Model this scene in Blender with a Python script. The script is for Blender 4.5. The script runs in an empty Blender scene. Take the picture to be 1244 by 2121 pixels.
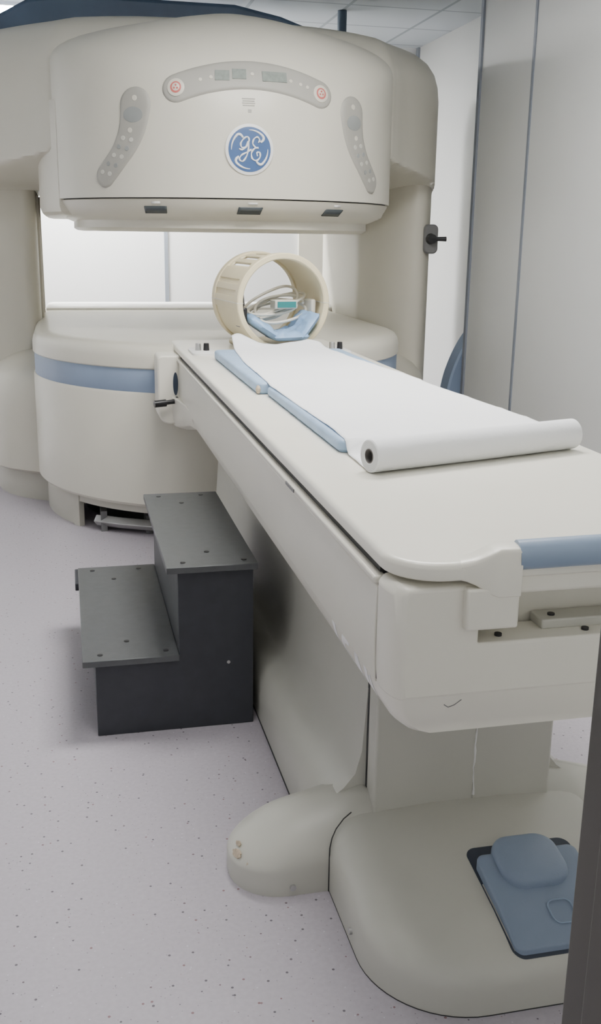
import bpy, bmesh, math, random
from mathutils import Vector, Matrix, noise
PI = math.pi; rad = math.radians; sin = math.sin; cos = math.cos
sc = bpy.context.scene; COL = sc.collection
random.seed(4)
ORG = {}

# ------------------------------------------------------------------ materials
def mat(name, col, rough=.5, metal=0.0, var=.05, scale=5, bump=0.0, bscale=300, emit=0.0):
    m = bpy.data.materials.new(name); m.use_nodes = True
    nt = m.node_tree; N = nt.nodes; L = nt.links
    b = N['Principled BSDF']
    tc = N.new('ShaderNodeTexCoord'); no = N.new('ShaderNodeTexNoise')
    no.inputs['Scale'].default_value = scale; no.inputs['Detail'].default_value = 4
    L.new(tc.outputs['Object'], no.inputs['Vector'])
    cr = N.new('ShaderNodeValToRGB'); e = cr.color_ramp.elements
    e[0].position = .3; e[1].position = .7
    e[0].color = [c*(1-var) for c in col]+[1]; e[1].color = [min(1, c*(1+var)) for c in col]+[1]
    L.new(no.outputs['Fac'], cr.inputs['Fac']); L.new(cr.outputs['Color'], b.inputs['Base Color'])
    b.inputs['Roughness'].default_value = rough; b.inputs['Metallic'].default_value = metal
    if emit:
        b.inputs['Emission Color'].default_value = list(col)+[1]; b.inputs['Emission Strength'].default_value = emit
    if bump:
        n2 = N.new('ShaderNodeTexNoise'); n2.inputs['Scale'].default_value = bscale; n2.inputs['Detail'].default_value = 3
        L.new(tc.outputs['Object'], n2.inputs['Vector'])
        bp = N.new('ShaderNodeBump'); bp.inputs['Strength'].default_value = bump; bp.inputs['Distance'].default_value = .003
        L.new(n2.outputs['Fac'], bp.inputs['Height']); L.new(bp.outputs['Normal'], b.inputs['Normal'])
    return m

def floor_mat():
    m = bpy.data.materials.new('speckled_vinyl'); m.use_nodes = True
    nt = m.node_tree; N = nt.nodes; L = nt.links; b = N['Principled BSDF']
    tc = N.new('ShaderNodeTexCoord')
    no = N.new('ShaderNodeTexNoise'); no.inputs['Scale'].default_value = 90; no.inputs['Detail'].default_value = 5
    L.new(tc.outputs['Object'], no.inputs['Vector'])
    cr = N.new('ShaderNodeValToRGB'); e = cr.color_ramp.elements
    e[0].position = .35; e[0].color = (.452, .42, .465, 1); e[1].position = .65; e[1].color = (.49, .458, .503, 1)
    L.new(no.outputs['Fac'], cr.inputs['Fac'])
    last = cr.outputs['Color']
    for scl, thr, gate, ca, cb in ((46, .13, .42, (.125, .11, .13, 1), (.25, .15, .16, 1)),
                                   (85, .12, .45, (.26, .235, .27, 1), (.36, .30, .33, 1)),
                                   (60, .11, .70, (.58, .56, .61, 1), (.64, .62, .67, 1))):
        v = N.new('ShaderNodeTexVoronoi'); v.inputs['Scale'].default_value = scl
        L.new(tc.outputs['Object'], v.inputs['Vector'])
        lt = N.new('ShaderNodeMath'); lt.operation = 'LESS_THAN'; lt.inputs[1].default_value = thr
        L.new(v.outputs['Distance'], lt.inputs[0])
        sp = N.new('ShaderNodeSeparateColor'); L.new(v.outputs['Color'], sp.inputs['Color'])
        gt = N.new('ShaderNodeMath'); gt.operation = 'GREATER_THAN'; gt.inputs[1].default_value = gate
        L.new(sp.outputs[0], gt.inputs[0])
        mu = N.new('ShaderNodeMath'); mu.operation = 'MULTIPLY'
        L.new(lt.outputs[0], mu.inputs[0]); L.new(gt.outputs[0], mu.inputs[1])
        c2 = N.new('ShaderNodeValToRGB'); c2.color_ramp.elements[0].color = ca; c2.color_ramp.elements[1].color = cb
        c2.color_ramp.elements[0].position = .6; c2.color_ramp.elements[1].position = .8
        L.new(sp.outputs[1], c2.inputs['Fac'])
        mx = N.new('ShaderNodeMix'); mx.data_type = 'RGBA'
        L.new(mu.outputs[0], mx.inputs['Factor']); L.new(last, mx.inputs[6]); L.new(c2.outputs['Color'], mx.inputs[7])
        last = mx.outputs[2]
    L.new(last, b.inputs['Base Color']); b.inputs['Roughness'].default_value = .42
    return m

def ceil_mat():
    m = bpy.data.materials.new('ceiling_tiles'); m.use_nodes = True
    nt = m.node_tree; N = nt.nodes; L = nt.links; b = N['Principled BSDF']
    tc = N.new('ShaderNodeTexCoord'); br = N.new('ShaderNodeTexBrick')
    br.offset = 0; br.inputs['Scale'].default_value = 1; br.inputs['Brick Width'].default_value = .6; br.inputs['Row Height'].default_value = .6
    br.inputs['Mortar Size'].default_value = .012; br.inputs['Color1'].default_value = (.48, .52, .56, 1); br.inputs['Color2'].default_value = (.51, .55, .59, 1)
    br.inputs['Mortar'].default_value = (.30, .33, .37, 1)
    L.new(tc.outputs['Object'], br.inputs['Vector']); L.new(br.outputs['Color'], b.inputs['Base Color'])
    b.inputs['Roughness'].default_value = .85
    return m

M = dict(
    cream=mat('cream_plastic', (.65, .625, .535), .36, var=.015),
    cream2=mat('shaded_gantry_cream', (.615, .59, .505), .40, var=.015),  # gantry cream darkened, so shading on the housing sits in the colour
    lowc=mat('cream_lower_cover', (.70, .675, .58), .35, var=.015),
    basec=mat('shaded_base_cream', (.50, .485, .425), .5, var=.03),  # base skirt cream with its shadow put into the colour; plinth shares it
    tcream=mat('table_cream', (.82, .795, .70), .30, var=.015),
    grey=mat('warm_grey_plastic', (.545, .54, .48), .38, var=.02),
    panel=mat('panel_grey', (.375, .365, .325), .5, var=.03),
    blue=mat('band_blue', (.25, .325, .455), .5, var=.05),
    topblue=mat('top_blue', (.08, .12, .19), .5, var=.1),
    hblue=mat('handle_blue', (.26, .34, .46), .4, var=.03),
    pedal=mat('pedal_blue', (.225, .285, .38), .42, var=.05, bump=.15),
    recess=mat('pedal_recess_blue', (.04, .05, .07), .6, var=.05),
    mat_blue=mat('mattress_blue', (.34, .475, .66), .5, var=.06, scale=14),
    pad=mat('cushion_blue', (.25, .40, .62), .42, var=.08, scale=18),
    emb=mat('emblem_blue', (.06, .12, .27), .35, var=.05),
    socket=mat('socket_dark_blue', (.03, .045, .075), .4, var=.05),
    white=mat('white_plastic', (.80, .80, .78), .4, var=.02),
    paper=mat('white_paper', (.87, .88, .89), .9, var=.015, bump=.2, bscale=90),
    plys=mat('paper_ply_edge', (.55, .55, .55), .9, var=.05),
    card=mat('roll_core_grey', (.16, .15, .145), .9, var=.2),
    coil=mat('coil_cream', (.74, .655, .44), .42, var=.03),
    cable=mat('cable_cream', (.70, .67, .58), .5, var=.05),
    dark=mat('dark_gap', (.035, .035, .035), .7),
    black=mat('black_plastic', (.015, .015, .017), .35),
    stool=mat('stool_board', (.036, .039, .047), .5, var=.08, scale=30, bump=.08),
    tread=mat('stool_tread', (.088, .093, .096), .42, var=.07, scale=40, bump=.12),
    steel=mat('steel', (.55, .55, .54), .35, metal=.8, var=.08),
    strip=mat('strip_grey', (.22, .245, .29), .5, var=.05),
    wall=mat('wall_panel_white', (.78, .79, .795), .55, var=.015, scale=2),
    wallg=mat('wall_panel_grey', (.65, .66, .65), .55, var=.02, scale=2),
    jamb=mat('door_frame_dark', (.065, .06, .05), .5, var=.15),
    red=mat('button_red', (.55, .14, .12), .5),
    lcd=mat('display_grey', (.28, .295, .285), .35, var=.1),
    lcdg=mat('display_green', (.225, .255, .23), .35, var=.12, scale=60),
    glass=mat('sensor_dark', (.05, .06, .065), .2),
    teal=mat('plug_teal', (.03, .20, .20), .4),
    scuff=mat('scuff_tan', (.58, .48, .36), .8, var=.3, scale=60),
    ghost=mat('faded_letter', (.97, .97, .96), .5, var=.01),
    lamp=mat('lamp_diffuser', (1, .98, .95), .5, emit=37),
    lampn=mat('lamp_diffuser_added', (1, .98, .95), .5, emit=11),
    lampb=mat('lamp_diffuser_bright', (1, .99, .97), .5, emit=195),
    lampc=mat('lamp_diffuser_cool', (.98, .98, .98), .5, emit=10),
    frame=mat('lamp_frame', (.8, .8, .8), .5),
    conduit=mat('conduit_blue', (.06, .09, .13), .5),
    bracket=mat('bracket_grey', (.16, .16, .16), .45),
)
FLOOR = floor_mat(); CEIL = ceil_mat()

# ------------------------------------------------------------------ helpers
def link(name, bm, m, parent=None, sharp=38, bevel=0, seg=3, smooth=True, solid=0):
    if parent is not None:
        bmesh.ops.translate(bm, verts=bm.verts, vec=-ORG[parent.name])
    bmesh.ops.recalc_face_normals(bm, faces=bm.faces)
    me = bpy.data.meshes.new(name); bm.to_mesh(me); bm.free()
    me.materials.append(m)
    if smooth:
        me.polygons.foreach_set('use_smooth', [True]*len(me.polygons)); me.set_sharp_from_angle(angle=rad(sharp))
    o = bpy.data.objects.new(name, me); COL.objects.link(o)
    if parent is not None:
        o.parent = parent; ORG[o.name] = ORG[parent.name].copy()
    else:
        ORG[o.name] = Vector((0, 0, 0))
    if solid:
        s = o.modifiers.new('solid', 'SOLIDIFY'); s.thickness = solid; s.offset = 0
    if bevel:
        bv = o.modifiers.new('bevel', 'BEVEL'); bv.width = bevel; bv.segments = seg; bv.limit_method = 'ANGLE'; bv.angle_limit = rad(min(38, sharp))
        bv.harden_normals = False
    return o

def thing(name, loc, label, cat, group=None, rz=0, local=False):
    o = bpy.data.objects.new(name, None); COL.objects.link(o); o.empty_display_size = .1
    o.location = loc; o.rotation_euler = (0, 0, rz)
    ORG[o.name] = Vector((0, 0, 0)) if local else Vector(loc)
    o['label'] = label; o['category'] = cat
    if group: o['group'] = group
    return o

def struct(name, bm, m, **k):
    o = link(name, bm, m, None, **k); o['kind'] = 'structure'; return o

def B(*boxes):
    bm = bmesh.new()
    for b in boxes: box(bm, *b)
    return bm

def box(bm, x0, x1, y0, y1, z0, z1):
    v = [bm.verts.new(p) for p in ((x0,y0,z0),(x1,y0,z0),(x1,y1,z0),(x0,y1,z0),(x0,y0,z1),(x1,y0,z1),(x1,y1,z1),(x0,y1,z1))]
    for f in ((0,3,2,1),(4,5,6,7),(0,1,5,4),(1,2,6,5),(2,3,7,6),(3,0,4,7)): bm.faces.new([v[i] for i in f])

def loft(bm, rings, cap0=True, cap1=True):
    R = [[bm.verts.new(p) for p in r] for r in rings]
    n = len(R[0])
    for a, b in zip(R, R[1:]):
        for i in range(n):
            j = (i+1) % n
            bm.faces.new((a[i], a[j], b[j], b[i]))
    if cap0: bm.faces.new(R[0][::-1])
    if cap1: bm.faces.new(R[-1])
    return R

def grid(bm, P):
    V = [[bm.verts.new(p) for p in r] for r in P]
    for a, b in zip(V, V[1:]):
        for i in range(len(a)-1): bm.faces.new((a[i], a[i+1], b[i+1], b[i]))
    return V

def catmull(pts, n=6, closed=False):
    out = []; N = len(pts)
    rng = N if closed else N-1
    for i in range(rng):
        if closed: p = [pts[(i+k-1) % N] for k in range(4)]
        else: p = [pts[max(0, min(N-1, i+k-1))] for k in range(4)]
        for s in range(n):
            t = s/n; t2 = t*t; t3 = t2*t
            out.append(tuple(.5*(2*b+(-a+c)*t+(2*a-5*b+4*c-d)*t2+(-a+3*b-3*c+d)*t3) for a, b, c, d in zip(*p)))
    if not closed: out.append(tuple(pts[-1]))
    return out

def tube(bm, pts, r, n=10, flat=1.0, cap=True):
    pts = [Vector(p) for p in pts]; rings = []
    up = Vector((0, 0, 1)); prev = None
    for i, p in enumerate(pts):
        t = (pts[min(i+1, len(pts)-1)]-pts[max(i-1, 0)]).normalized()
        a = prev if prev is not None else (up if abs(t.dot(up)) < .9 else Vector((1, 0, 0)))
        s = (a-t*a.dot(t)).normalized(); prev = s; q = t.cross(s)
        rr = r[i] if isinstance(r, (list, tuple)) else r
        rings.append([p+s*cos(2*PI*k/n)*rr*flat+q*sin(2*PI*k/n)*rr for k in range(n)])
    loft(bm, rings, cap, cap)

def cyl(bm, a, b, r0, r1=None, n=24):
    tube(bm, [a, Vector(a).lerp(Vector(b), .5), b], [r0, (r0+(r1 or r0))/2, r1 or r0], n)

def ball(bm, c, rx, ry, rz_, n=20):
    mtx = Matrix.Translation(c) @ Matrix.Diagonal((rx, ry, rz_, 1))
    bmesh.ops.create_uvsphere(bm, u_segments=n, v_segments=n//2, radius=1, matrix=mtx)

def rrect(x0, x1, y0, y1, r, n=8):
    if not isinstance(r, (tuple, list)): r = (r,)*4
    out = []
    for (cx, cy, a0, rr) in ((x0+r[0], y0+r[0], PI, r[0]), (x1-r[1], y0+r[1], 1.5*PI, r[1]), (x1-r[2], y1-r[2], 0, r[2]), (x0+r[3], y1-r[3], .5*PI, r[3])):
        for k in range(n+1):
            a = a0+.5*PI*k/n; out.append((cx+rr*cos(a), cy+rr*sin(a)))
    return out

def inset(o, d):
    n = len(o); out = []
    for i in range(n):
        a = Vector(o[i-1]); b = Vector(o[i]); c = Vector(o[(i+1) % n])
        e1 = (b-a); e2 = (c-b)
        if e1.length < 1e-7: e1 = e2
        if e2.length < 1e-7: e2 = e1
        e1.normalize(); e2.normalize()
        nn = Vector((-(e1+e2).y, (e1+e2).x))
        if nn.length < 1e-6: nn = Vector((-e1.y, e1.x))
        nn.normalize(); k = max(.5, nn.dot(Vector((-e1.y, e1.x))))
        p = b+nn*d/k; out.append((p.x, p.y))
    return out

def slab(bm, outline, prof):
    loft(bm, [[(x, y, z) for x, y in inset(outline, d)] for d, z in prof])

def sring(o, d, z, cx, cy, hx, hy):
    return [(cx+(x-cx)*(1-d/hx), cy+(y-cy)*(1-d/hy), z) for x, y in o]

def lerpt(tab, y):
    for (a, va), (b, vb) in zip(tab, tab[1:]):
        if y <= b: return va+(vb-va)*max(0, (y-a))/(b-a)
    return tab[-1][1]

# ------------------------------------------------------------------ room
CZ = 2.78; YB = 7.9; XR = 2.70
struct('floor', B((-2.1, 2.85, -1.5, YB+.1, -.05, 0)), FLOOR, smooth=False)
struct('ceiling', B((-2.1, 2.85, .62, YB+.1, CZ, CZ+.05)), CEIL, smooth=False)
struct('wall_back', B((-2.0, 2.8, YB, YB+.1, 0, CZ)), M['wall'], smooth=False)
struct('wall_left', B((-2.1, -2.0, .62, YB+.1, 0, CZ)), M['wall'], smooth=False)
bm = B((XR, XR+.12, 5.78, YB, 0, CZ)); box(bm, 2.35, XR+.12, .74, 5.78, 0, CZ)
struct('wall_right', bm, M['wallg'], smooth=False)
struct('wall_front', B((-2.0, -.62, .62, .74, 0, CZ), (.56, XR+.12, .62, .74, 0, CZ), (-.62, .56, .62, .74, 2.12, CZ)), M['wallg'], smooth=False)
bm = B((.446, .56, .60, .75, 0, 2.06), (-.62, -.51, .60, .75, 0, 2.06), (-.62, .56, .60, .75, 2.06, 2.16), (.436, .446, .645, .70, 0, 2.06))
struct('door_1', bm, M['jamb'], bevel=.004, seg=2)
n = 1
for x in (-.79, .762, 2.335):
    struct('trim_%d' % n, B((x-.014, x+.014, YB-.012, YB, .0, CZ)), M['strip'], smooth=False); n += 1
struct('trim_%d' % n, B((1.78, 2.02, YB-.05, YB, .0, CZ)), M['cream'], smooth=False); n += 1
struct('trim_%d' % n, B((XR-.015, XR, YB-.05, YB, 0, CZ)), M['strip'], smooth=False); n += 1
struct('trim_%d' % n, B((2.338, 2.35, 5.752, 5.785, 0, CZ)), M['strip'], smooth=False); n += 1
for y in (5.08, 3.6):
    struct('trim_%d' % n, B((2.344, 2.35, y-.011, y+.011, 0, CZ)), M['strip'], smooth=False); n += 1

def ceiling_light(x, y, sx, sy, m, label):
    t = thing('ceiling_light', (x, y, CZ), label, 'light', 'recessed ceiling lights')
    link('frame', B((x-sx/2-.03, x+sx/2+.03, y-sy/2-.03, y-sy/2, CZ-.02, CZ), (x-sx/2-.03, x+sx/2+.03, y+sy/2, y+sy/2+.03, CZ-.02, CZ),
                    (x-sx/2-.03, x-sx/2, y-sy/2, y+sy/2, CZ-.02, CZ), (x+sx/2, x+sx/2+.03, y-sy/2, y+sy/2, CZ-.02, CZ)), M['frame'], t)
    link('diffuser', B((x-sx/2, x+sx/2, y-sy/2, y+sy/2, CZ-.012, CZ-.002)), m, t)
ceiling_light(-.02, 7.40, .8, .5, M['lampb'], 'bright ceiling light behind the scanner, nearest the photo\'s top left')
ceiling_light(1.12, 7.5, .5, .4, M['lampc'], 'ceiling light hidden behind the dark blue scanner top')
ceiling_light(.95, 3.1, 1.2, .6, M['lamp'], 'long ceiling light above the middle of the patient table')
ceiling_light(.25, 1.75, .6, 1.0, M['lampn'], 'unseen ceiling light added just inside the dark door frame')  # unseen lamp, placed to lighten the left floor and the pedestal side

# ------------------------------------------------------------------ scanner
X0, YC = .82, 5.42
XL = .79
SC = thing('mri_scanner', (X0, YC, 0), 'large cream open scanner with overhead round housing, blue band and round blue emblem', 'scanner')

def semi(r, yb, n=56, xc=X0):
    p = [(xc+r*cos(PI+PI*k/n), YC+r*sin(PI+PI*k/n)) for k in range(n+1)]
    return p+[(xc+r, yb), (xc-r, yb)]
def wing(offs):
    right = catmull(offs, 5)
    pts = [(X0-x, y) for x, y in right[::-1]]
    rr = [(X0+x, y) for x, y in right]
    if abs(right[0][0]) < 1e-6: rr = rr[1:]
    return pts+rr

# lower drum, blue band and deck
RD = .965
bm = bmesh.new(); slab(bm, semi(RD, 6.9, xc=XL), [(.014, .165), (.0, .180), (0, .69), (.006, .703)])
link('lower_cover', bm, M['lowc'], SC)
bm = bmesh.new(); slab(bm, semi(RD, 6.9, xc=XL), [(.014, .69), (.007, .706), (.007, .808), (.014, .82)])
link('blue_band', bm, M['blue'], SC)
bm = bmesh.new(); slab(bm, semi(RD, 6.95, xc=XL), [(.01, .806), (.0, .814), (0, .862), (.006, .886), (.02, .906), (.045, .918), (.09, .922)])
link('deck', bm, M['lowc'], SC)
bm = bmesh.new(); slab(bm, rrect(X0-.94, X0+.94, 6.66, 6.94, .05), [(0, .90), (0, .935), (.015, .952), (.04, .958)])
link('deck_lip', bm, M['white'], SC)
# base skirt with the service opening
def arcwall(a0, a1, r, th, z0, z1, n=24):
    bm = bmesh.new(); rings = []
    for k in range(n+1):
        a = rad(a0+(a1-a0)*k/n); c, s = cos(a), sin(a)
        rings.append([(XL+c*r, YC+s*r, z0), (XL+c*(r-th), YC+s*(r-th), z0), (XL+c*(r-th), YC+s*(r-th), z1), (XL+c*r, YC+s*r, z1)])
    loft(bm, rings); return bm
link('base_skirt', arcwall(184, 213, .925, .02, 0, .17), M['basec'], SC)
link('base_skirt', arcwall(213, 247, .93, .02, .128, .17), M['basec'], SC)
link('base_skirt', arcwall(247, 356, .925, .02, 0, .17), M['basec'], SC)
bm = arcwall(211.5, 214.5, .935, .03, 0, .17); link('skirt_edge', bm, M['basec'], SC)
bm = bmesh.new(); slab(bm, semi(.74, 6.7, xc=XL), [(0, 0.002), (0, .16)]); link('opening_shade', bm, M['dark'], SC)  # dark core, painted shade for the inside of the opening
bm = bmesh.new(); tube(bm, [(.10, 4.82, .05), (.22, 4.74, .05), (.42, 4.64, .05)], .028, 4); link('service_bracket', bm, M['steel'], SC, bevel=.003)
link('bracket_post', B((.12, .15, 4.78, 4.92, .0, .10)), M['bracket'], SC)
link('bracket_post', B((.33, .36, 4.70, 4.87, 0, .09)), M['bracket'], SC)
# lower side wings, pillars
LW = wing([(0, 5.1), (.6, 5.2), (.85, 5.30), (1.05, 5.42), (1.2, 5.57), (1.28, 5.8), (1.3, 6.2), (1.3, 6.9)])
bm = bmesh.new(); loft(bm, [sring(LW, d, z, X0, 6.2, 1.3, 1.0) for d, z in ((.03, .15), (0, .17), (0, .50), (.008, .56), (.03, .62), (.07, .67), (.13, .71), (.22, .745), (.34, .765))])
link('lower_wing_cover', bm, M['cream2'], SC)
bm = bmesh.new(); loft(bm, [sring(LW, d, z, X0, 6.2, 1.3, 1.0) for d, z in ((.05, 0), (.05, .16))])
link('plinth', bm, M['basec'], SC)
bm = bmesh.new(); slab(bm, rrect(X0-1.405, X0-.955, 5.98, 6.95, (.12, .08, .05, .05)), [(0, .1), (0, 1.9)]); link('pillar', bm, M['cream2'], SC)
RP = catmull([(X0+.925, 6.95), (X0+.925, 6.24), (X0+.965, 6.06), (X0+1.08, 5.88), (X0+1.20, 5.79), (X0+1.285, 5.84), (X0+1.345, 5.99), (X0+1.40, 6.25), (X0+1.405, 6.95)], 6)
bm = bmesh.new(); slab(bm, RP, [(0, .1), (0, 1.95)]); link('pillar', bm, M['cream2'], SC, sharp=60)
link('pillar_seam', B((X0-.957, X0-.94, 6.12, 6.16, .92, 1.6)), M['cream'], SC, bevel=.004)
link('pillar_seam', B((X0-.957, X0-.94, 6.5, 6.53, .92, 1.6)), M['cream'], SC, bevel=.004)
# upper housing with wings: the underside sweeps back to the pillars
UW = wing([(0, 5.05), (.5, 5.10), (.8, 5.21), (.88, 5.275), (.97, 5.385), (1.13, 5.555), (1.27, 5.74), (1.345, 5.97), (1.385, 6.25), (1.39, 6.5), (1.39, 6.95)])
rings = []
for k in range(17):
    t = k/16; sm = t*t*(3-2*t); rr_ = []
    for x, y in UW:
        if x < X0: yc = 5.975-.925*sm
        else: yc = 6.02-.97*sm
        rr_.append((x, max(y, yc), 1.62+.22*t))
    rings.append(rr_)
rings += [sring(UW, d, z, X0, 6.4, 1.39, 1.25) for d, z in ((0, 1.90), (0, 2.14), (.008, 2.21), (.028, 2.275), (.065, 2.33), (.12, 2.372), (.22, 2.402), (.38, 2.412))]
bm = bmesh.new(); loft(bm, rings); link('upper_housing', bm, M['cream2'], SC, sharp=60)
NK = catmull([(X0-.925, 6.9), (X0-.925, 5.75), (X0-.915, 5.50), (X0-.885, 5.34), (X0-.825, 5.17)], 5)+catmull([(X0+.80, 5.22), (X0+.865, 5.40), (X0+.885, 5.62), (X0+.89, 6.9)], 5)
bm = bmesh.new(); slab(bm, NK, [(.06, 1.478), (.03, 1.484), (.01, 1.495), (0, 1.52), (0, 2.0)]); link('housing_neck', bm, M['cream2'], SC)
# domed front cover
def S(ph, z):
    s2 = sin(ph)**2; a = 1.75+.45*s2; q = max(0, (z-a)/(2.42-a)); r = .86*max(0, 1-q**3.0)**.45
    k = max(0, min(1, (z-1.95)/.42)); k = k*k*(3-2*k)
    return Vector((X0+r*sin(ph), YC-r*cos(ph), z-.06*k*s2))
def FR(ph, z):
    tu = (S(ph+.01, z)-S(ph-.01, z)).normalized(); tv = (S(ph, z+.005)-S(ph, z-.005)).normalized()
    n_ = tu.cross(tv).normalized(); tv = n_.cross(tu)
    return S(ph, z), tu, tv, n_
def cover_ring(z, n=72):
    pts = [S(rad(-90+180*k/n), z) for k in range(n+1)]
    return [tuple(p) for p in pts]+[(pts[-1].x, 6.2, pts[-1].z), (pts[0].x, 6.2, pts[0].z)]
bm = bmesh.new(); zs = [1.553]+[1.56+.34*k/10 for k in range(11)]+[1.90+(2.415-1.90)*k/26 for k in range(1, 27)]
loft(bm, [cover_ring(z) for z in zs]); link('front_cover', bm, M['cream'], SC, sharp=50)
# seam, tapered pole shroud, underside plate
bm = bmesh.new(); slab(bm, semi(.842, 6.3), [(0, 1.535), (0, 1.556)]); link('cover_seam', bm, M['dark'], SC)
SH = [(.16, 1.450), (.13, 1.453), (.10, 1.460), (.065, 1.474), (.036, 1.495), (.014, 1.52), (.004, 1.538), (.0, 1.545), (.003, 1.548)]
RS = .852
bm = bmesh.new(); slab(bm, semi(RS, 6.35), SH); link('pole_shroud', bm, M['cream2'], SC)
bm = bmesh.new(); slab(bm, semi(.745, 6.6), [(.06, 1.408), (.02, 1.412), (0, 1.424), (0, 1.46)]); link('underside_plate', bm, M['cream'], SC)
for a in (-30, -.5, 29):
    bm = bmesh.new(); P = []
    for zz, rr in ((1.488, RS-.0415), (1.516, RS-.0165)):
        P.append([(X0+rr*sin(rad(a+d)), YC-rr*cos(rad(a+d)), zz) for d in [(-3.7+.74*i)+(.5 if zz > 1.5 else 0) for i in range(11)]])
    grid(bm, P); link('sensor_window', bm, M['glass'], SC, solid=.008)
    bm = bmesh.new(); P = []
    for zz, rr in ((1.526, RS-.0085), (1.535, RS-.0045)):
        P.append([(X0+rr*sin(rad(a+1+d)), YC-rr*cos(rad(a+1+d)), zz) for d in (-1.4, 0, 1.4)])
    grid(bm, P); link('warning_sticker', bm, M['white'], SC, solid=.002)

# control panels that follow the cover
def pad_mesh(path, half, h, nj=13):
    path = [Vector((p[0]*.83, p[1])) for p in path]
    L = [0]
    for a, b in zip(path, path[1:]): L.append(L[-1]+(b-a).length)
    tot = L[-1]
    hv = half if callable(half) else (lambda t: half)
    h0, h1 = hv(0), hv(1)
    def at(s):
        if s <= 0: d = (path[1]-path[0]).normalized(); return path[0]+d*s, d
        if s >= tot: d = (path[-1]-path[-2]).normalized(); return path[-1]+d*(s-tot), d
        for i in range(len(L)-1):
            if L[i+1] >= s:
                t = (s-L[i])/(L[i+1]-L[i]); d = (path[i+1]-path[i]).normalized(); return path[i].lerp(path[i+1], t), d
    ss = [-h0*cos(.5*PI*k/7) for k in range(7)]+[tot*k/26 for k in range(27)]+[tot+h1*sin(.5*PI*k/7) for k in range(1, 8)]
    bm = bmesh.new(); P = []
    for s in ss:
        e = max(-s/h0, (s-tot)/h1, 0); w = hv(max(0, min(1, s/tot)))*math.sqrt(max(0, 1-e*e))
        p, d = at(s); q = Vector((-d.y, d.x)); row = []
        for j in range(nj):
            jj = -1+2*j/(nj-1); jj = math.copysign(abs(jj)**.5, jj)
            je = math.sqrt(e*e+(jj*jj)*(1-e*e)); c = p+q*(w*jj)
            ctr, tu, tv, n_ = FR(c.x/.83, c.y)
            row.append(ctr+n_*(-.003+(h+.003)*(1-je**12)))
        P.append(row)
    grid(bm, P); return bm
def disc_mesh(ph, z, r, h, base=0.0, n=24, ry=None, da=0, db=0):
    c, tu, tv, n_ = FR(ph, z); c = c+tu*da+tv*db
    bm = bmesh.new(); rings = []
    for rr, o in ((r, base), (r, base+h*.7), (r*.9, base+h)):
        k = (ry or r)/r
        rings.append([c+tu*rr*cos(2*PI*i/n)+tv*rr*k*sin(2*PI*i/n)+n_*o for i in range(n)])
    loft(bm, rings); return bm
def rect_mesh(ph, z, w, hh, h, base=0.0):
    c, tu, tv, n_ = FR(ph, z); bm = bmesh.new()
    loft(bm, [[c+tu*a*w/2+tv*b*hh/2+n_*o for a, b in ((-1, -1), (1, -1), (1, 1), (-1, 1))] for o in (base, base+h)]); return bm

def toppath(u):
    return (rad(21.8*u), 2.060-.060*u*u)
tp = link('control_panel', pad_mesh([toppath(-1+2*k/20) for k in range(21)], .062, .009), M['panel'], SC, sharp=60)
for u in (-1, 1):
    p = toppath(u)
    b = link('emergency_button', disc_mesh(p[0], p[1], .037, .006, .007), M['cream'], tp)
    link('button_mark', disc_mesh(p[0], p[1], .024, .003, .012), M['red'], b)
    link('button_cap', disc_mesh(p[0], p[1]+.001, .017, .004, .012), M['cream'], b)
    for k in range(3):
        a = PI/2+2*PI*k/3
        link('button_mark', disc_mesh(p[0], p[1], .0045, .0045, .013, 8, da=.008*cos(a), db=.008*sin(a)), M['red'], b)
for u, w in ((-.39, .062), (-.16, .060), (.33, .110)):
    p = toppath(u); link('display', rect_mesh(p[0], p[1], w, .044, .004, .007), M['lcdg'], tp)
for u in (-.68, -.54, .02, .56, .70, .8):
    p = toppath(u); link('touch_button', disc_mesh(p[0], p[1], .008, .003, .008, 14), M['cream2'], tp)
for s in (-1, 1):
    def sp(t): return (s*rad(34.5+11.4*t-2.9*sin(PI*t)), 1.935-.29*t)
    pan = link('side_control_panel', pad_mesh([sp(k/16) for k in range(17)], lambda t: .076-.024*min(1, t*1.5), .010), M['panel'], SC, sharp=60)
    p = sp(.14); link('display', disc_mesh(p[0], p[1], .048, .004, .008, 28, .032), M['lcd'], pan)
    link('touch_button', disc_mesh(*sp(-.09), .012, .004, .008, 16), M['cream2'], pan)
    link('touch_button', disc_mesh(*sp(.36), .011, .004, .008, 16), M['cream2'], pan)
    for i, t in enumerate((.48, .60, .72, .84, .96)):
        for d in (-1, 1):
            p = sp(t); link('touch_button', disc_mesh(p[0]+d*.024, p[1]+d*.004*s, .011, .004, .008, 14, .010), M['lcd' if i % 2 else 'grey'], pan)
# emblem
EZ, EP = 1.755, rad(-.8)
RB = .094
eb = link('emblem_badge', disc_mesh(EP, EZ, RB*1.12, .012, -.004, 64), M['white'], SC)
link('emblem_disc', disc_mesh(EP, EZ, RB*.985, .004, .007, 64), M['emb'], eb)
c0, tu, tv, n_ = FR(EP, EZ)
def epos(a, b, o=.0125): return c0+tu*(a*RB)+tv*(b*RB)+n_*o
G = [(-.50, .02), (-.34, -.02), (-.16, .12), (-.03, .38), (-.10, .54), (-.28, .46), (-.42, .24), (-.36, .07), (-.20, .10), (-.06, .34), (-.06, .05), (-.14, -.28), (-.32, -.52), (-.48, -.44), (-.38, -.26), (-.12, -.12), (.08, .0)]
E_ = [(.40, .30), (.46, .42), (.36, .54), (.20, .46), (.14, .26), (.26, .10), (.40, .08), (.22, .04), (.08, -.16), (.12, -.40), (.32, -.48), (.48, -.32), (.46, -.12), (.34, -.14), (.36, -.28)]
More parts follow.
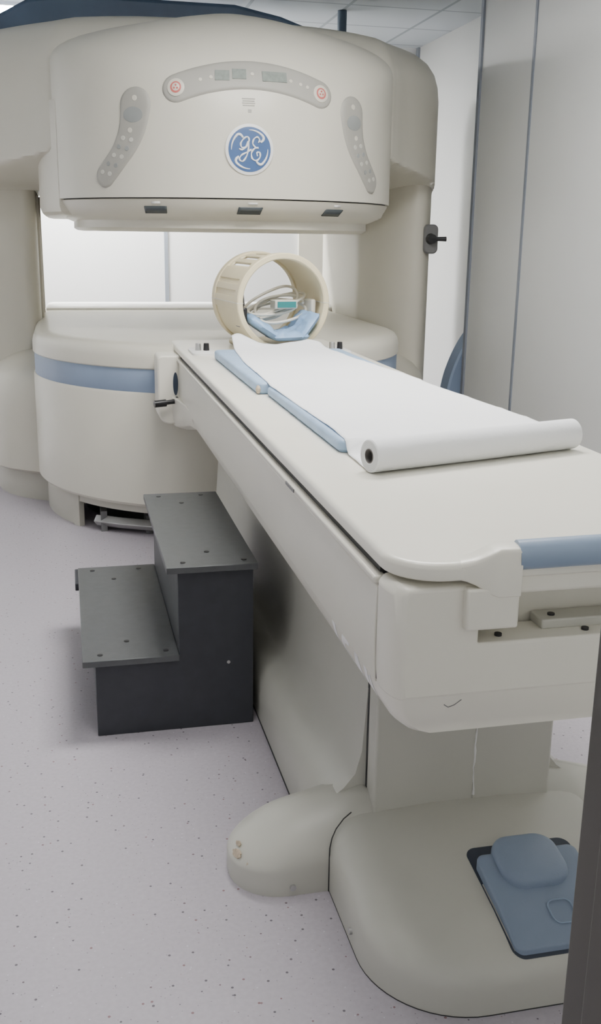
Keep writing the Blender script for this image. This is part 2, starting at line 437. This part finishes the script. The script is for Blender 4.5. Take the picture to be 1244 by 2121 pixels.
for st in (G, E_):
    bm = bmesh.new(); cp_ = [epos(a, b) for a, b in catmull(st, 7)]
    tube(bm, cp_, [.0027+.0015*sin(k*.33)**2 for k in range(len(cp_))], 8); link('monogram', bm, M['white'], eb)
for q in range(4):      # white swirls that run inside the rim and curl inwards at one end
    bm = bmesh.new(); pts = []; rs = []
    for k in range(22):
        t = k/21; a = rad(18+q*90+74*t); r = .855-.01*t
        if t < .35: r -= .26*((.35-t)/.35)**1.6; a += rad(14)*((.35-t)/.35)**2
        pts.append(epos(r*cos(a), r*sin(a), .0115)); rs.append(.0058*(1-t)**.7*(.55+.45*min(1, t*5))+.0009)
    tube(bm, pts, rs, 8); link('emblem_flourish', bm, M['white'], eb)
# small notice under the top panel
for k in range(4):
    link('notice_line', rect_mesh(rad(-.9), 1.962-.009*k, .058-.006*(k % 2), .004, .0012, .0005), M['panel'], SC)
link('notice_mark', rect_mesh(rad(-.6), 1.912, .015, .013, .0012, .0005), M['panel'], SC)
# blue top
prof = [(-.46, 2.34), (-.34, 2.42), (-.12, 2.54), (.05, 2.565), (.2, 2.575), (.95, 2.575), (1.20, 2.53), (1.42, 2.46), (1.58, 2.34)]
bm = bmesh.new(); loft(bm, [[(x, y, z) for x, z in prof] for y in (5.78, 6.9)]); link('top_cover', bm, M['topblue'], SC, bevel=.02)
# side lock on the right pillar
bm = bmesh.new(); o = rrect(2.060, 2.148, 1.305, 1.472, .03)
loft(bm, [[(x, 5.78, z) for x, z in inset(o, .008)], [(x, 5.79, z) for x, z in o], [(x, 5.90, z) for x, z in o]]); lk = link('side_lock', bm, M['bracket'], SC)
bm = bmesh.new(); cyl(bm, (2.10, 5.785, 1.39), (2.10, 5.745, 1.39), .032, .026); link('knob', bm, M['black'], lk)
bm = bmesh.new(); cyl(bm, (2.105, 5.765, 1.39), (2.185, 5.75, 1.39), .011, .014, 12); link('lever', bm, M['black'], lk)

bm = bmesh.new(); cyl(bm, (1.80, 6.78, 2.4125), (1.80, 6.78, CZ-.001), .03, n=20); cd = link('cable_conduit', bm, M['conduit'])
cd['label'] = 'dark blue vertical conduit running from scanner top to the ceiling'; cd['category'] = 'pipe'

# ------------------------------------------------------------------ patient table
TX = .827
T = thing('patient_table', (TX, 3.0, 0), 'long cream scanner patient table on pedestal with blue end handle and foot pedals', 'table')
def xprism(half, ys, cz=.75):
    poly = half+[(-x, z) for x, z in half[::-1]]
    bm = bmesh.new(); loft(bm, [[(TX+x*s, y, cz+(z-cz)*s) for x, z in poly] for y, s in ys]); return bm
link('body', xprism([(.355, .868), (.364, .862), (.3665, .80), (.3660, .735), (.3635, .700), (.345, .690)], [(1.445, 1), (4.43, 1)]), M['tcream'], T, bevel=.002)
for s in (-1, 1):
    link('cap_seam', B((TX+s*.352-.0095, TX+s*.352+.0095, 1.428, 1.45, .705, .870)), M['dark'], T)
capp = [(.235, .790), (.235, .890), (.356, .890), (.3665, .878), (.3665, .80), (.366, .735), (.3630, .699)]
link('end_cap', xprism(capp, [(1.438, 1), (1.415, 1), (1.395, .994), (1.378, .983), (1.366, .968), (1.359, .948)], .78), M['tcream'], T, bevel=.005)
UC = [(.3605, .704), (.3585, .688), (.3535, .670), (.345, .655), (.332, .644), (.312, .637)]
link('under_cover', xprism(UC, [(1.3605, .948), (1.3675, .967), (1.379, .982), (1.396, .994), (1.415, 1), (4.3, 1), (4.42, .95)]), M['tcream'], T, sharp=50)
for s in (-1, 1):
    link('side_groove', B((TX+s*.325-.031, TX+s*.325+.031, 1.46, 4.42, .864, .902)), M['dark'], T)
    link('side_rail', B((TX+s*.3615-.011, TX+s*.3615+.011, 1.44, 4.42, .870, .8825)), M['tcream'], T, bevel=.004)
link('rail_slot', B((TX-.3745, TX-.36, 2.02, 2.10, .873, .880)), M['bracket'], T)
bm = bmesh.new(); tube(bm, [(TX-.275, 1.3602, .690), (TX-.268, 1.3600, .685), (TX-.258, 1.3600, .688), (TX-.246, 1.3602, .696)], .0007, 6); link('scuff_mark', bm, M['bracket'], T)
# cradle
CO = rrect(TX-.364, TX+.364, 1.352, 4.72, (.085, .085, .05, .05), 10)
bm = bmesh.new(); slab(bm, CO, [(.003, .8975), (0, .900), (0, .915), (.002, .921), (.006, .9243), (.013, .925)]); link('cradle', bm, M['tcream'], T)
link('cradle_rib', B((TX-.23, TX+.23, 1.47, 4.4, .86, .898)), M['grey'], T)
# end grip
for s in (-1, 1):
    bm = bmesh.new()
    secs = [(.166, 1.341, .948, .870), (.202, 1.341, .948, .870), (.213, 1.342, .943, .874), (.226, 1.345, .936, .882), (.239, 1.349, .930, .890), (.251, 1.3515, .9265, .895), (.262, 1.3525, .9245, .898)]
    loft(bm, [[(TX+s*x, y0, zb), (TX+s*x, 1.39, zb), (TX+s*x, 1.405, .9245), (TX+s*x, 1.382, zt-.0005), (TX+s*x, 1.36, zt), (TX+s*x, y0+.004, zt-.0015), (TX+s*x, y0, zt-.007)] for x, y0, zt, zb in secs])
    link('grip_mount', bm, M['tcream'], T, bevel=.002, sharp=40)
    link('grip_bracket', B((TX+s*.21-.043, TX+s*.21+.043, 1.343, 1.50, .818, .885)), M['tcream'], T, bevel=.004)
link('grip_panel', B((TX-.166, TX+.166, 1.358, 1.46, .868, .92)), M['tcream'], T, bevel=.006)
bm = bmesh.new(); tube(bm, [(TX-.168+.336*k/16, 1.362-.014*sin(PI*k/16), .931+.006*sin(PI*k/16)) for k in range(17)], .0235, 16, 1.0); link('handle', bm, M['hblue'], T)
pl = link('latch_plate', B((TX-.10, TX+.10, 1.395, 1.44, .789, .806)), M['grey'], T, bevel=.003)
for dx in (-.075, .075):
    bm = bmesh.new(); cyl(bm, (TX+dx, 1.415, .805), (TX+dx, 1.415, .809), .006, n=14); link('screw', bm, M['dark'], pl)
for x, y in ((TX-.18, 1.385), (TX-.03, 1.382)):
    bm = bmesh.new(); cyl(bm, (x, y, .789), (x, y, .794), .006, n=14); link('screw', bm, M['dark'], T)
# faded lettering low on the side
UCX = [(.637, .312), (.644, .332), (.655, .345), (.670, .3535), (.688, .3585), (.704, .3605)]
def gstroke(pts, w):
    bm = bmesh.new(); P = []
    for i, p in enumerate(pts):
        a = Vector(pts[max(0, i-1)]); b = Vector(pts[min(len(pts)-1, i+1)]); d = (b-a).normalized(); q = Vector((-d.y, d.x))
        row = []
        for e in (-1, -.33, .33, 1):
            z = p[1]+q.y*w*e; row.append((TX-lerpt(UCX, z)-.0008, p[0]+q.x*w*e, z))
        P.append(row)
    grid(bm, P); return bm
def seg(a, b, n=8): return [(a[0]+(b[0]-a[0])*k/n, a[1]+(b[1]-a[1])*k/n) for k in range(n+1)]
for pts, w in ((seg((1.72, .648), (1.72, .700)), .011),
               (catmull([(1.615, .699), (1.65, .691), (1.662, .675), (1.65, .659), (1.615, .651)], 5), .009),
               (seg((1.585, .648), (1.565, .699)), .010), (seg((1.545, .648), (1.565, .699)), .008),
               (seg((1.51, .648), (1.51, .699)), .010), (seg((1.47, .648), (1.49, .690)), .008)):
    link('faded_lettering', gstroke(pts, w), M['ghost'], T, solid=.0004)
# dock at the far end with crank
bm = bmesh.new(); o = rrect(.372, .50, .60, .895, (.05, .01, .01, .02))
loft(bm, [[(x, 4.34, z) for x, z in inset(o, .006)], [(x, 4.346, z) for x, z in o], [(x, 4.51, z) for x, z in o]]); dk = link('dock_housing', bm, M['tcream'], T)
bm = bmesh.new(); loft(bm, [[(.447+.011*cos(2*PI*k/24), y, .775+.050*sin(2*PI*k/24)) for k in range(24)] for y in (4.35, 4.338)]); link('dock_socket', bm, M['socket'], dk)
bm = bmesh.new(); cyl(bm, (.45, 4.35, .705), (.45, 4.30, .705), .016); cyl(bm, (.45, 4.31, .705), (.39, 4.30, .70), .010, .010); cyl(bm, (.40, 4.30, .70), (.350, 4.29, .697), .016, .015); link('crank_handle', bm, M['black'], dk)
bm = bmesh.new(); loft(bm, [[(x, y, z) for x, z in ((.462-dx, .72), (.62, .72), (.62, zb), (.51-dx*.5, zb), (.48-dx, zb+.015), (.465-dx, zb+.05))] for y, dx, zb in ((3.90, .0, .64), (4.10, .003, .62), (4.25, .016, .59), (4.36, .035, .57), (4.43, .04, .57))]); link('dock_fairing', bm, M['tcream'], T, bevel=.005)
# cradle corner plates with knobs
for x in (.545, 1.115):
    bm = bmesh.new(); slab(bm, rrect(x-.05, x+.05, 4.08, 4.30, .03), [(0, .924), (0, .932), (.006, .936)]); cp = link('corner_plate', bm, M['white'], T)
    for dx in (-.02, .014):
        bm = bmesh.new(); cyl(bm, (x+dx, 4.17, .935), (x+dx, 4.17, .966), .013, .011, 12); link('knob', bm, M['black' if dx > 0 else 'steel'], cp, bevel=.002)
# pedestal
skp = [(.20, .64), (.214, .40), (.222, .28), (.236, .225), (.262, .192), (.296, .165), (.314, .13), (.32, .08), (.32, .0)]
link('pedestal_skirt', xprism(skp, [(1.960, 1), (4.25, 1)], 0), M['grey'], T, sharp=50)
link('column_front', B((TX-.211, TX+.211, 1.895, 1.955, .12, .64)), M['grey'], T, bevel=.006)
for s in (-1, 1):
    link('column_gap', B((TX+s*.204-.008, TX+s*.204+.008, 1.95, 1.962, .16, .64)), M['dark'], T)
link('column_seam', B((TX+.0215, TX+.0235, 1.8942, 1.8958, .15, .63)), M['panel'], T)
bm = bmesh.new(); rnd = random.Random(2)
tube(bm, [(TX+.0225+.0022*rnd.uniform(-1, 1), 1.8945, .40-.22*k/16) for k in range(17)], [.0012+.0022*rnd.random() for k in range(17)], 6); link('seam_filler', bm, M['white'], T)
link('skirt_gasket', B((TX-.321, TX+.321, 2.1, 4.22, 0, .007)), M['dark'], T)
# base cover
BO = rrect(TX-.318, TX+.318, 1.44, 2.02, (.20, .20, .02, .02), 14)
def bz(f, y): return f*(.62+.40*max(0, min(1, (y-1.44)/.42)))
BP = [(0, 0), (0, .09), (.004, .113), (.012, .131), (.026, .145), (.045, .154), (.075, .161), (.13, .167), (.24, .170)]
bm = bmesh.new()
loft(bm, [[(x, y, bz(z, y)) for x, y, _ in sring(BO, d, 0, TX, 1.85, .318, .41)] for d, z in BP])
link('base_cover', bm, M['grey'], T, sharp=60)
bm = bmesh.new(); slab(bm, inset(BO, -.0006), [(0, 0), (0, .0022)]); link('base_gasket', bm, M['dark'], T)
def footcover(s):
    bm = bmesh.new(); o = rrect(-.525, -.16, 1.862, 2.10, (.112, .01, .01, .112), 14)
    if s > 0: o = [(-x, y) for x, y in o[::-1]]
    def hz(x): t = max(0, (abs(x)-.22)/.305); return .198-.075*t-.040*t*t
    def wh(x): t = max(0, (abs(x)-.22)/.305); return .078-.030*t
    def zf(x, f): return wh(x)*f if f <= 1 else wh(x)+(hz(x)-wh(x))*(f-1)
    loft(bm, [[(TX+px, py, zf(px, f)) for px, py in [((x-s*.30)*(1-d/.225)+s*.30, (y-1.98)*(1-d/.12)+1.98) for x, y in o]]
              for d, f in ((0, 0), (0, 1), (.002, 1.14), (.007, 1.30), (.016, 1.48), (.030, 1.66), (.048, 1.81), (.070, 1.93), (.10, 2.0))])
    o = link('foot_cover', bm, M['grey'], T, sharp=60)
    bm = bmesh.new(); cyl(bm, (TX+s*.40, 1.866, .022), (TX+s*.40, 1.856, .022), .007, n=12); link('screw', bm, M['steel'], o)
    if s < 0:
        bm = bmesh.new(); tube(bm, [(TX+s*.319, 1.8612, .0), (TX+s*.319, 1.8612, .06), (TX+s*.3185, 1.8625, .085), (TX+s*.317, 1.8665, .105), (TX+s*.311, 1.8725, .125), (TX+s*.300, 1.8805, .142), (TX+s*.28, 1.8925, .157), (TX+s*.26, 1.902, .165)], .0014, 6); link('foot_seam', bm, M['dark'], o)
    return o
fc = footcover(-1); footcover(1)
for cx_, cy_, cz_, sc_ in ((.318, 1.945, .066, 1.0), (.332, 1.915, .060, .6), (.325, 1.965, .078, .6)):
    o = []
    for k in range(20):
        a = 2*PI*k/20; rr = .014*sc_*(1+.5*rnd.random()); o.append((rr*cos(a), rr*.5*sin(a)))
    bm = bmesh.new()
    P = [Vector((cx_, cy_, cz_))+Vector((.28, -.9, .15)).normalized()*u+Vector((.45, .1, .9)).normalized()*v for u, v in o]
    loft(bm, [P, [p+Vector((-.85, -.35, .4)).normalized()*.003 for p in P]]); link('scuff_mark', bm, M['scuff'], fc)
bm = bmesh.new(); cyl(bm, (TX-.312, 1.68, .035), (TX-.324, 1.68, .035), .007, n=12); link('screw', bm, M['steel'], T)
# foot pedals follow the base surface
BZT = [(0, .09), (.004, .113), (.012, .131), (.026, .145), (.045, .154), (.075, .161), (.13, .167), (.24, .170)]
def bzs(y): return bz(lerpt(BZT, y-1.44), y)
def prect(x0, x1, y0, y1, r):
    o = rrect(x0, x1, y0, y1, r, 8); out = []
    for i, p in enumerate(o):
        q = o[(i+1) % len(o)]; m = max(1, int(math.hypot(q[0]-p[0], q[1]-p[1])/.012))
        out += [(p[0]+(q[0]-p[0])*k/m, p[1]+(q[1]-p[1])*k/m) for k in range(m)]
    return out
PO = prect(.766, 1.0, 1.464, 1.735, .024)
bm = bmesh.new(); loft(bm, [[(x, y, bzs(y)+dz) for x, y in inset(PO, d)] for d, dz in ((0, -.02), (0, .0008), (.002, .0012))]); pp = link('pedal_tray', bm, M['recess'], T)
for (xa, xb, ya, yb, rr, hh, tl) in ((.7715, .994, 1.470, 1.690, .018, .020, .014), (.806, .950, 1.592, 1.720, .044, .040, .002)):
    o = prect(xa, xb, ya, yb, rr); yc = (ya+yb)/2
    def zz(y): return bzs(max(y, 1.480))+tl*(y-yc)/(yb-ya)
    bm = bmesh.new(); loft(bm, [[(x, y, zz(y)+h_) for x, y in inset(o, d)] for d, h_ in ((0, -.012), (0, hh*.62), (.0012, hh*.75), (.004, hh*.87), (.009, hh*.95), (.016, hh))])
    link('pedal', bm, M['pedal'], pp, sharp=50)
for (xa, ya, w, h_) in ((.868, 1.508, .05, .05), (.935, 1.508, .035, .05)):
    o = rrect(xa, xa+w, ya, ya+h_, .015, 5); bm = bmesh.new()
    tube(bm, [(x, y, bzs(y)+.0204+.014*(y-1.580)/.220) for x, y in o+[o[0]]], .0015, 5); link('pedal_icon', bm, M['hblue'], pp)

# ------------------------------------------------------------------ mattress, paper, coil
def mattress(name, x0, x1, y0, y1, th, label):
    bm = bmesh.new(); slab(bm, rrect(x0, x1, y0, y1, .02, 5), [(.006, .9255), (0, .932), (0, .925+th-.008), (.003, .925+th-.003), (.010, .925+th)])
    o = link(name, bm, M['mat_blue']); o['label'] = label; o['category'] = 'mattress'; return o
mattress('table_mattress', .588, 1.07, 2.155, 3.015, .030, 'blue vinyl mattress under the paper, nearer the paper roll')
mm = mattress('table_mattress', .562, 1.08, 3.035, 3.97, .036, 'blue vinyl mattress with frayed corner, nearer the head coil')
bm = bmesh.new(); ball(bm, (.567, 3.042, .94), .008, .012, .014, 10); link('frayed_corner', bm, M['scuff'], mm)

PR = thing('examination_paper', (.87, 2.04, .925), 'white examination paper pulled from its roll along the patient table', 'paper')
A = Vector((.598, 1.955, .9615)); Bq = Vector((1.142, 2.12, .9615)); ax = (Bq-A).normalized()
sd = Vector((-ax.y, ax.x, 0)); RR = .035; UPV = Vector((0, 0, 1))
bm = bmesh.new(); rings = []
for p, r in ((A, .0145), (A, RR-.002), (A+ax*.002, RR), (A.lerp(Bq, .5), RR+.0008), (Bq-ax*.002, RR), (Bq, RR-.002), (Bq, .0145)):
    rings.append([p+sd*cos(2*PI*k/40)*r+UPV*sin(2*PI*k/40)*r for k in range(40)])
loft(bm, rings+[rings[0]], False, False); bmesh.ops.remove_doubles(bm, verts=bm.verts, dist=1e-6); rl = link('roll', bm, M['paper'], PR)
bm = bmesh.new(); rings = []
for p, r in ((A-ax*.001, .0155), (A-ax*.001, .0135), (Bq+ax*.001, .0135), (Bq+ax*.001, .0155)):
    rings.append([p+sd*cos(2*PI*k/24)*r+UPV*sin(2*PI*k/24)*r for k in range(24)])
loft(bm, rings+[rings[0]], False, False); bmesh.ops.remove_doubles(bm, verts=bm.verts, dist=1e-6); link('core', bm, M['card'], rl)
bm = bmesh.new(); tube(bm, [A-ax*.0002+sd*cos(2*PI*k/40)*(.018+.0034*k/40)+UPV*sin(2*PI*k/40)*(.018+.0034*k/40) for k in range(161)], .0003, 5); link('layer_edge', bm, M['plys'], rl)
xl = [(1.95, .598), (2.3, .604), (2.7, .599), (3.05, .594), (3.5, .605), (3.86, .632), (4.2, .66)]
xr = [(1.95, 1.142), (2.34, 1.142), (3.1, 1.088), (3.6, 1.035), (4.2, 1.0)]
zt = [(1.9, .9265), (2.13, .9275), (2.155, .9555), (2.3, .9557), (3.0, .9562), (3.04, .9618), (3.95, .962), (4.05, .966), (4.20, .985)]
bm = bmesh.new(); P = []
for i in range(150):
    row = []
    for j in range(49):
        u = j/48; y0 = A.y+.012+(Bq.y-A.y)*u; y1 = 4.07+.012*sin(u*11)+.01*noise.noise((u*6, 0, 3)); y = y0+(y1-y0)*(i/149)
        x = lerpt(xl, y)+(lerpt(xr, y)-lerpt(xl, y))*u
        ridge = 1-abs(noise.noise((x*6+y*2.5, y*4.5-x*2, 2.0)))*2.6
        z = lerpt(zt, y)+.0011*(1+noise.noise((x*5, y*3.2, 1.0)))+.0009*(1+noise.noise((x*18, y*9, 4)))*.6+.0018*max(0, ridge)**4
        if y > 3.90: z += .035*((y-3.90)/.18)**2*max(0, 1-3.2*u)+((y-3.90)/.18)*(.010*(1+sin(u*9))*.6+.014*max(0, noise.noise((x*14, y*12, 7))))
        row.append((x, y, z))
    P.append(row)
grid(bm, P); link('sheet', bm, M['paper'], PR, sharp=80, solid=.0006)

CS = 1.05
def lsc(bm): bmesh.ops.scale(bm, vec=(CS, CS, CS), verts=bm.verts); return bm
CLOC = (.857, 4.35, .927); CRZ = rad(7)
CL = thing('head_coil', CLOC, 'cream tubular head coil standing at the far end of the table', 'head coil', rz=CRZ, local=True)
CZc = .192; HL = .19
bm = bmesh.new(); na, ny = 180, 24; r = .180
V = [[bm.verts.new((r*cos(2*PI*i/na), -HL+.01+(2*HL-.02)*k/ny, CZc+r*sin(2*PI*i/na))) for i in range(na)] for k in range(ny+1)]
for k in range(ny):
    for i in range(na):
        a = (360*(i+.5)/na) % 360; yy = -HL+.01+(2*HL-.02)*(k+.5)/ny
        slot = (-.135 < yy < .12) and any(abs(a-c) < 3.6 for c in (84, 99, 114, 129))
        if not slot: bm.faces.new((V[k][i], V[k][(i+1) % na], V[k+1][(i+1) % na], V[k+1][i]))
link('shell', lsc(bm), M['coil'], CL, solid=.009, bevel=0)
def ringm(y0, y1, ri, ro, n=72):
    bm = bmesh.new(); b = .004
    prof = [(ri+b, y0), (ro-b, y0), (ro, y0+b), (ro, y1-b), (ro-b, y1), (ri+b, y1), (ri, y1-b), (ri, y0+b)]
    rings = [[(q*cos(2*PI*i/n), y, CZc+q*sin(2*PI*i/n)) for i in range(n)] for q, y in prof]
    loft(bm, rings+[rings[0]], False, False); bmesh.ops.remove_doubles(bm, verts=bm.verts, dist=1e-6); return bm
link('end_ring', lsc(ringm(-HL, -HL+.045, .168, .192)), M['coil'], CL); link('end_ring', lsc(ringm(HL-.045, HL, .170, .192)), M['coil'], CL)
for a0, a1 in ((135, 152), (58, 76), (158, 166), (173, 188)):
    bm = bmesh.new(); rings = []
    for k in range(9):
        a = rad(a0+(a1-a0)*k/8); c = Vector((cos(a), 0, sin(a)))
        rings.append([Vector((0, y, CZc))+c*rr for y, rr in ((-.155, .179), (-.155, .1895), (.155, .1895), (.155, .179))])
    loft(bm, rings); link('rib', lsc(bm), M['coil'], CL, bevel=.002)
for s in (-1, 1):
    link('split_line', lsc(B((s*.180-.0127, s*.180+.0127, -HL-.001, HL+.001, CZc-.0015, CZc+.0015))), M['cable'], CL)
link('base', lsc(B((-.125, .125, -.16, .17, 0, .026))), M['coil'], CL, bevel=.010)
bm = bmesh.new(); pts = []
for k in range(120):
    a = 2*PI*k/24; rr = .108+.020*sin(k*.37); pts.append((.015+rr*cos(a), -.07+.065*sin(a)+.0005*k, CZc-.040+.044*sin(a*1.0+.8)+.022*sin(k*.21)+.0003*k))
tube(bm, catmull(pts, 3), .0058, 8); cb = link('cable', lsc(bm), M['cable'], CL)
bm = bmesh.new(); tube(bm, catmull([(-.09, .10, CZc+.13), (-.095, .06, CZc+.02), (-.09, .02, CZc-.07), (-.06, -.05, CZc-.09)], 6), .005, 8); link('cable', lsc(bm), M['bracket'], CL)
pg = link('plug', lsc(B((-.02, .075, -.14, -.075, CZc-.026, CZc+.008))), M['grey'], CL, bevel=.004)
link('plug_face', lsc(B((-.010, .068, -.143, -.138, CZc-.021, CZc+.002))), M['teal'], pg)
link('inner_clamp', lsc(B((.138, .158, -.13, -.03, CZc-.07, CZc+.01))), M['cable'], CL, bevel=.008)
link('inner_clamp', lsc(B((-.158, -.138, -.15, -.05, CZc-.10, CZc-.02))), M['black'], CL, bevel=.006)

HC = thing('head_cushion', CLOC, 'blue vinyl head cushion lying inside the cream head coil', 'cushion', rz=CRZ, local=True)
def softpad(c00, c10, c11, c01, th, seed):
    bm = bmesh.new(); N = 18; top = []; bot = []
    a, b, c, d = map(Vector, (c00, c10, c11, c01)); nn = (b-a).cross(d-a).normalized()
    if nn.z < 0: nn = -nn
    for i in range(N+1):
        rt = []; rb = []
        for j in range(N+1):
            u, v = i/N, j/N; p = a.lerp(b, u).lerp(d.lerp(c, u), v)
            e = (1-(2*u-1)**6)*(1-(2*v-1)**6); w = .014*noise.noise((p.x*30+seed, p.y*30, p.z*30))+.006*noise.noise((p.x*70+seed, p.y*70, p.z*70))
            rt.append(p+nn*(th*.5+th*.5*e**.5+w*e)); rb.append(p+nn*(th*.5-th*.5*e**.5))
        top.append(rt); bot.append(rb)
    grid(bm, top); grid(bm, bot); bmesh.ops.remove_doubles(bm, verts=bm.verts, dist=1e-5); return lsc(bm)
link('pad', softpad((-.045, -.250, .046), (-.148, -.19, .118), (-.140, -.03, .124), (-.03, -.05, .046), .036, 1), M['pad'], HC, sharp=70)
link('pad', softpad((-.055, -.255, .044), (.090, -.255, .048), (.080, -.05, .05), (-.045, -.05, .046), .036, 5), M['pad'], HC, sharp=70)
link('pad', softpad((.070, -.258, .048), (.155, -.220, .138), (.145, -.03, .142), (.070, -.05, .05), .036, 9), M['pad'], HC, sharp=70)

# ------------------------------------------------------------------ step stool
ST = thing('step_stool', (.26, 3.1, 0), 'dark grey two step wooden stool standing against the patient table', 'step stool')
yA, yB = 2.685, 3.505
def ell(y0, y1):
    poly = [(.035, 0), (.488, 0), (.488, .482), (.272, .482), (.272, .219), (.035, .219)]
    bm = bmesh.new(); loft(bm, [[(x, y, z) for x, z in poly] for y in (y0, y1)]); return bm
link('side_panel', ell(yA, yA+.02), M['stool'], ST, bevel=.0015, seg=1)
link('side_panel', ell(yB-.02, yB), M['stool'], ST, bevel=.0015, seg=1)
link('riser', B((.035, .053, yA+.02, yB-.02, .06, .219)), M['stool'], ST)
link('riser', B((.272, .29, yA+.02, yB-.02, 0, .482)), M['stool'], ST)
link('back_panel', B((.47, .488, yA+.02, yB-.02, 0, .482)), M['stool'], ST)
for (xa, xb, z) in ((.0, .272, .219), (.240, .500, .482)):
    tr = link('tread', B((xa, xb, yA-.012, yB+.012, z, z+.019)), M['tread'], ST, bevel=.002, seg=2)
    for x, y in ((xa+.05, yA+.03), (xb-.035, yA+.03), (xa+.05, yB-.03), (xb-.06, yB-.03), (xa+.12, yB-.13), (xa+.13, yA+.12)):
        bm = bmesh.new(); cyl(bm, (x, y, z+.0185), (x, y, z+.0205), .008, n=14); link('screw', bm, M['black'], tr)
link('tread_edging', B((-.012, .001, yB-.14, yB+.02, .205, .232)), M['stool'], ST, bevel=.003)
bm = bmesh.new(); cyl(bm, (.415, yA+.001, .20), (.415, yA-.002, .20), .005, n=10); link('screw', bm, M['steel'], ST)

# ------------------------------------------------------------------ blue wedge behind the table
bm = bmesh.new(); o = catmull([(2.46, .86), (2.40, .775), (2.345, .66), (2.305, .53), (2.285, .36), (2.29, .18), (2.31, .0)], 5)+[(2.57, 0), (2.57, .87), (2.51, .885)]
loft(bm, [[(x, 5.89, z) for x, z in inset(o, .012)], [(x, 5.90, z) for x, z in o], [(x, 6.02, z) for x, z in o], [(x, 6.03, z) for x, z in inset(o, .012)]]); w = link('foam_wedge', bm, M['blue'])
w['label'] = 'blue rounded foam wedge standing by the white right wall behind the table'; w['category'] = 'cushion'

# ------------------------------------------------------------------ world and camera
W = bpy.data.worlds.new('World'); sc.world = W; W.use_nodes = True
bg = W.node_tree.nodes['Background']; bg.inputs['Color'].default_value = (.88, .88, .89, 1); bg.inputs['Strength'].default_value = .8

cam = bpy.data.cameras.new('Camera'); co = bpy.data.objects.new('Camera', cam); COL.objects.link(co)
cam.sensor_fit = 'VERTICAL'; cam.sensor_height = 24; cam.lens = 24*2085/2121; cam.clip_start = .02
ps, th, ro = rad(13.07), rad(15.37), rad(.81)
F = Vector((sin(ps)*cos(th), cos(ps)*cos(th), -sin(th))); R0 = Vector((cos(ps), -sin(ps), 0)); U0 = R0.cross(F)
R_ = R0*cos(ro)+U0*sin(ro); U_ = U0*cos(ro)-R0*sin(ro)
m3 = Matrix((R_, U_, -F)).transposed().to_4x4(); co.matrix_world = Matrix.Translation((0, 0, 1.4)) @ m3
sc.camera = co
